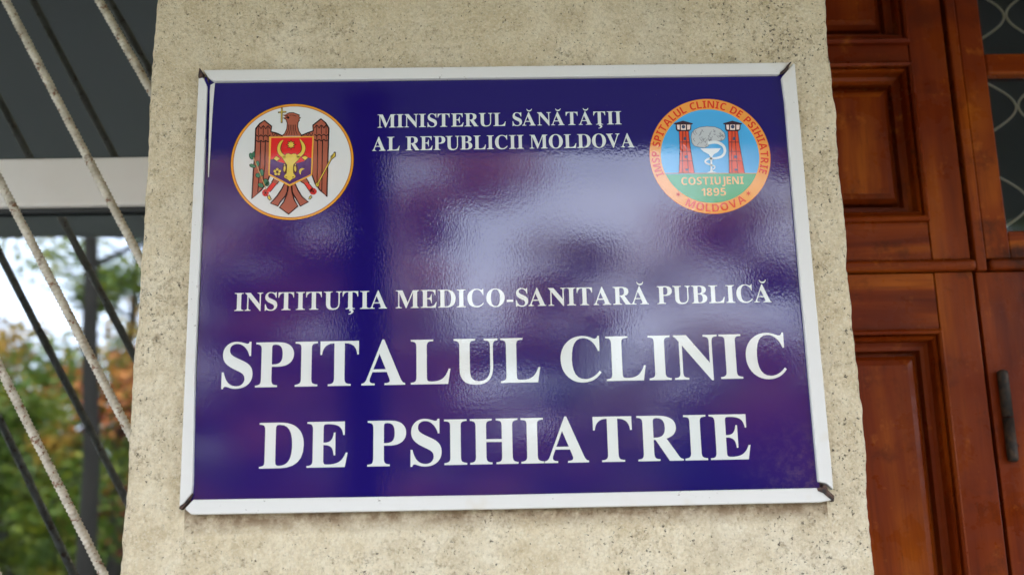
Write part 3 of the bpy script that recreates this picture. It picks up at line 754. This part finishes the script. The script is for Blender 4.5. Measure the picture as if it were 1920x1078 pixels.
box('stile', LX1, .7975, YD, YD + .045, 0.02, z(.099), WOODV, door, .002)
box('stile', LX1, .7975, YD, YD + .045, z(.121), 2.79, WOODV, door, .002)
box('stile', .335, LX0, YD, YD + .045, 0.02, z(.099), WOODV, door, .002)
box('stile', .335, LX0, YD, YD + .045, z(.121), 2.79, WOODV, door, .002)
rails = [(z(.478), z(.514)), (z(.121), z(.188)), (z(.001), z(.098)), (z(-.52), z(-.455)), (z(-1.15), z(-1.05)), (.02, .25), (2.74, 2.79)]
for a_, b_ in rails: box('rail', LX0 + .0012, LX1 - .0012, YD + .001, YD + .044, a_, b_, WOODH, door, .0015)
box('bead_rail', .335, .8035, YD - .010, YD + .03, z(.100), z(.120), WOODH, door, .007); box('bead_rail', .826, 1.58, YD - .010, YD + .03, z(.100), z(.120), WOODH, door, .007)
for a_, b_ in ((z(.514), 2.74), (z(.188), z(.478)), (z(-.455), z(.001)), (z(-1.05), z(-.52)), (.25, z(-1.15))): pane_panel(LX0, LX1, a_, b_)
# cover strip and the glazed leaf beside it
box('cover_strip', .8035, .8215, YD - .006, YD + .03, z(.0995), 2.79, WOODV, door, .003)
box('stile', .8245, .8675, YD + .002, YD + .045, z(.121), 2.79, WOODV, door, .003)
gz0 = at(1895, 432, YD).z; mz0, mz1 = at(1870, 138, YD).z, at(1865, 99, YD).z
box('rail', .8675, 1.50, YD + .003, YD + .044, z(.121), gz0, WOODH, door, .003)
box('glazing_bar', .8675, 1.50, YD + .002, YD + .03, mz0, mz1, WOODH, door, .005)
box('glazing_bar', .8675, 1.50, YD + .002, YD + .03, mz1 + .40, mz1 + .43, WOODH, door, .005)
box('stile', 1.50, 1.58, YD + .002, YD + .045, z(.121), 2.79, WOODV, door, .003)
for a_, b_ in ((gz0, mz0), (mz1, mz1 + .40)):
    link('glass_pane', mesh([(.8675, YD + .022, a_), (1.50, YD + .022, a_), (1.50, YD + .022, b_), (.8675, YD + .022, b_)], [(0, 1, 2, 3)]), GLASS_D, door)
zc = at(1540 + 705 / 2, 30, YD + .03).z
zb_, zt_ = gz0, mz1 + .40
for j in range(7):
    cx_ = .880 + j * .094; sgn = 1 if j % 2 == 0 else -1
    bm = bmesh.new(); pts = []
    zz = zb_
    while zz < zt_: pts.append((cx_ + sgn * .045 * math.cos((zz - zc) / .176 * math.tau), YD + .030, zz)); zz += .006
    tube(bm, pts, .0026, 6); link('lattice_wire', bm_mesh(bm), WIRE, door, smooth=True)
# lower right leaf: plain boards and the hinge
box('stile', .8035, 1.02, YD + .001, YD + .045, .02, z(.0985), WOODV, door, .002)
box('rail', 1.02, 1.50, YD + .002, YD + .044, z(-.02), z(.098), WOODH, door, .002); box('stile', 1.50, 1.58, YD + .001, YD + .045, .02, z(.0985), WOODV, door, .002)
box('rail', 1.02, 1.50, YD + .002, YD + .044, .02, .25, WOODH, door, .002)
LXa, LXb = 1.02, 1.50
pane_panel(LXa, LXb, .25, z(-.02))
box('door_backing', .33, 1.60, YD + .046, YD + .06, .0, z(.12), GASKET, door); box('door_backing', .33, .8245, YD + .046, YD + .06, z(.121), 2.79, GASKET, door)
h0_, h1_ = at(1880, 697, YD - .008), at(1899, 862, YD - .008)
bm = bmesh.new(); hx = (h0_.x + h1_.x) / 2; zt_, zb_ = h0_.z, h1_.z; zm_ = zb_ + (zt_ - zb_) * .48
tube(bm, [(hx, YD - .008, q) for q in (zb_ - .003, zb_, zb_ + .006, zm_ - .001)], [.005, .0085, .0088, .0088], 16)
tube(bm, [(hx, YD - .008, q) for q in (zm_ + .001, zt_ - .006, zt_, zt_ + .003)], [.0088, .0088, .0085, .005], 16)
hg = link('hinge', bm_mesh(bm), IRON, door, smooth=True)

# ------------------------------------------------------------------ trees, hedge and grass across the lawn (seen in glass and gloss)
F = M('bark', rough=.95); F.color(F.ramp(F.noise(1, 5, .7, F.coords((14, 14, 2.5))), [(.3, (.008, .007, .006)), (.7, (.022, .019, .015))])); BARK = F.m
def leafmat(name, stops):
    F = M(name, rough=.55); ri = F.geo.outputs['Random Per Island']
    F.color(F.ramp(F.math('ADD', F.math('MULTIPLY', ri, .35), F.step(F.noise(.55, 3, .6), .35, .65, 0, .65)), stops)); F.b.inputs['Transmission Weight'].default_value = 0
    tr_ = F.n('ShaderNodeBsdfTranslucent'); F.l(F.b.inputs['Base Color'].links[0].from_socket, tr_.inputs[0])
    ms = F.n('ShaderNodeMixShader'); ms.inputs[0].default_value = .35; F.l(F.b.outputs[0], ms.inputs[1]); F.l(tr_.outputs[0], ms.inputs[2])
    F.l(ms.outputs[0], F.nt.nodes['Material Output'].inputs[0]); return F.m
YEL = leafmat('yellow_leaves', [(0, (.06, .05, .015)), (.35, (.30, .20, .03)), (.6, (.60, .38, .05)), (.8, (.50, .24, .05)), (1, (.40, .12, .04))])
GRN = leafmat('green_leaves', [(0, (.04, .085, .012)), (.4, (.10, .17, .02)), (.75, (.24, .27, .025)), (1, (.34, .29, .03))])
ORG = leafmat('orange_leaves', [(0, (.07, .02, .015)), (.3, (.20, .05, .025)), (.55, (.55, .16, .05)), (.8, (.62, .30, .06)), (1, (.30, .09, .04))])
DGR = leafmat('dark_needles', [(0, (.02, .04, .015)), (.7, (.05, .07, .025)), (1, (.12, .05, .025))])
def leaves(rng, centres, n, size):
    vs_, fs = [], []
    for i in range(n):
        c_, r_ = rng.choice(centres)
        u = Vector((rng.gauss(0, 1), rng.gauss(0, 1), rng.gauss(0, 1))).normalized() * (r_ * rng.random() ** .45)
        u.z *= .75; p = Vector(c_) + u
        a_ = Vector((rng.gauss(0, 1), rng.gauss(0, 1), rng.gauss(0, .6))).normalized(); b_ = a_.cross(Vector((rng.gauss(0, 1), rng.gauss(0, 1), rng.gauss(0, 1)))).normalized()
        s_ = size * rng.uniform(.6, 1.3); n0 = len(vs_)
        vs_ += [p - a_ * s_, p + b_ * s_ * .5, p + a_ * s_, p - b_ * s_ * .5]; fs.append((n0, n0 + 1, n0 + 2, n0 + 3))
    return mesh(vs_, fs)
def tree(x, y, h, tr, lean, first, crown_r, n, size, mat, label, seed, clump=1.0, group='trees across the lawn'):
    rng = random.Random(seed); t = tag(empty('tree', (x, y, -.16)), label, 'tree', group)
    bm = bmesh.new(); pts, rs = [], []
    for i in range(9):
        q = i / 8; pts.append(Vector((x + lean * q * h + .12 * h * .1 * noise.noise(Vector((seed, q * 3, 0))), y + .3 * noise.noise(Vector((q * 3, seed, 1))), -.18 + h * .9 * q))); rs.append(tr * (1 - .82 * q) * (1.25 if i == 0 else 1))
    tube(bm, pts, rs, 10); cs = []
    nb = 9
    for k in range(nb):
        q = first + (1 - first) * (k + .3) / nb * .95; j = q * 8; i = min(7, int(j)); base = pts[i].lerp(pts[i + 1], j - i)
        an = k * 2.4 + rng.uniform(-.4, .4); ln = crown_r * (1.1 - .55 * abs(q - .6)) * rng.uniform(.65, 1.1)
        end = base + Vector((math.cos(an), math.sin(an), rng.uniform(.25, .8))) * ln; mid_ = base.lerp(end, .5) + Vector((0, 0, -.08 * ln))
        r_ = tr * (1 - .8 * q) * .45
        tube(bm, [base, mid_, end], [r_, r_ * .6, r_ * .2], 6)
        cs += [(end, crown_r * .42 * clump), (mid_, crown_r * .20 * clump)]
        for s_ in range(1):
            e2 = mid_ + Vector((rng.gauss(0, 1), rng.gauss(0, 1), rng.uniform(0, .9))).normalized() * ln * .55
            tube(bm, [mid_, e2], [r_ * .45, r_ * .12], 5); cs.append((e2, crown_r * .26 * clump))
    cs.append((pts[-1], crown_r * .4 * clump))
    link('trunk', bm_mesh(bm), BARK, t, smooth=True); link('crown', leaves(rng, cs, n, size), mat, t)
    return t
def vx(px, Yt):
    """x on the virtual plane seen at pixel column px when a mirror at y=m returns the view"""
    t_ = math.tan(math.atan((px - PW / 2) / FPX) + YAW); return CAM.x + t_ * Yt
# left, mirrored in the window
tree(-4.85, -11.2, 13.5, .13, .004, .42, 3.4, 2600, .075, YEL, 'tall dark trunked tree with sparse yellow leaves, mirrored in the window', 11, .8)
tree(-7.6, -15.5, 4.6, .13, -.02, .25, 2.0, 6000, .08, GRN, 'mid sized yellowing green tree behind the dark trunk in the window', 12, 1.0)
tree(-10.5, -22, 6.0, .2, .03, .35, 3.2, 7000, .09, YEL, 'yellow leaved tree at the left of the window reflection', 13, .9)
tree(-7.9, -22, 10.6, .22, .0, .2, 2.6, 10000, .09, GRN, 'dense green tree standing farther off in the window reflection', 14, 1.0)
tree(-13.5, -30, 7, .25, .0, .2, 4.2, 9000, .11, GRN, 'broad far green tree at the edge of the window reflection', 15, 1.0)
# middle, mirrored in the gloss of the sign
tree(-2.2, -15, 12.0, .16, .01, .16, 3.0, 15000, .08, ORG, 'slender orange tree mirrored left in the blue sign', 21, .9)
tree(-4.5, -19, 8.6, .17, .0, .10, 2.6, 13000, .09, ORG, 'low dense rusty tree mirrored at the left edge of the blue sign', 28, 1.1)
tree(1.2, -18, 6.6, .2, -.015, .15, 2.8, 8000, .09, YEL, 'thin crowned yellow tree mirrored in the middle of the blue sign', 22, .8)
tree(5.6, -16, 11.2, .19, .01, .16, 2.8, 11000, .09, ORG, 'rust coloured tree mirrored right in the blue sign', 23, .9)
tree(-3.0, -27, 11.0, .24, .0, .12, 3.8, 16000, .11, ORG, 'broad rusty tree at the far side of the lawn', 24, 1.0)
tree(8.4, -25, 11.0, .24, -.01, .15, 4.0, 12000, .11, YEL, 'broad yellow tree at the far right of the lawn', 25, 1.0)
tree(9.1, -16, 9.5, .2, .0, .18, 2.8, 9000, .09, GRN, 'green tree mirrored in the glazing of the door', 27, 1.0)
tree(3.0, -33, 8.0, .24, .0, .12, 3.8, 9000, .11, GRN, 'round green tree far behind the orange ones', 26, 1.0)
rngh = random.Random(9)
cs = []
for i in range(180): xx = -42 + i * .47; cs.append(((xx, -40 + rngh.uniform(-2, 2), rngh.uniform(.8, 5.9 + 2.8 * noise.noise(Vector((xx * .17, 2, 0))))), rngh.uniform(1.4, 2.4)))
tag(link('far_wood', leaves(rngh, cs, 60000, .38), DGR), kind='stuff', label='dark mass of far trees closing the lawn', )
cs = []
for i in range(46): xx = -14 + i * .36; cs.append(((xx, -13.5 - 2.2 * math.sin(i * .9), .25 + .3 * rngh.random()), rngh.uniform(.5, .95)))
tag(link('undergrowth', leaves(rngh, cs, 14000, .055), GRN), kind='stuff', label='low green undergrowth at the foot of the trees')
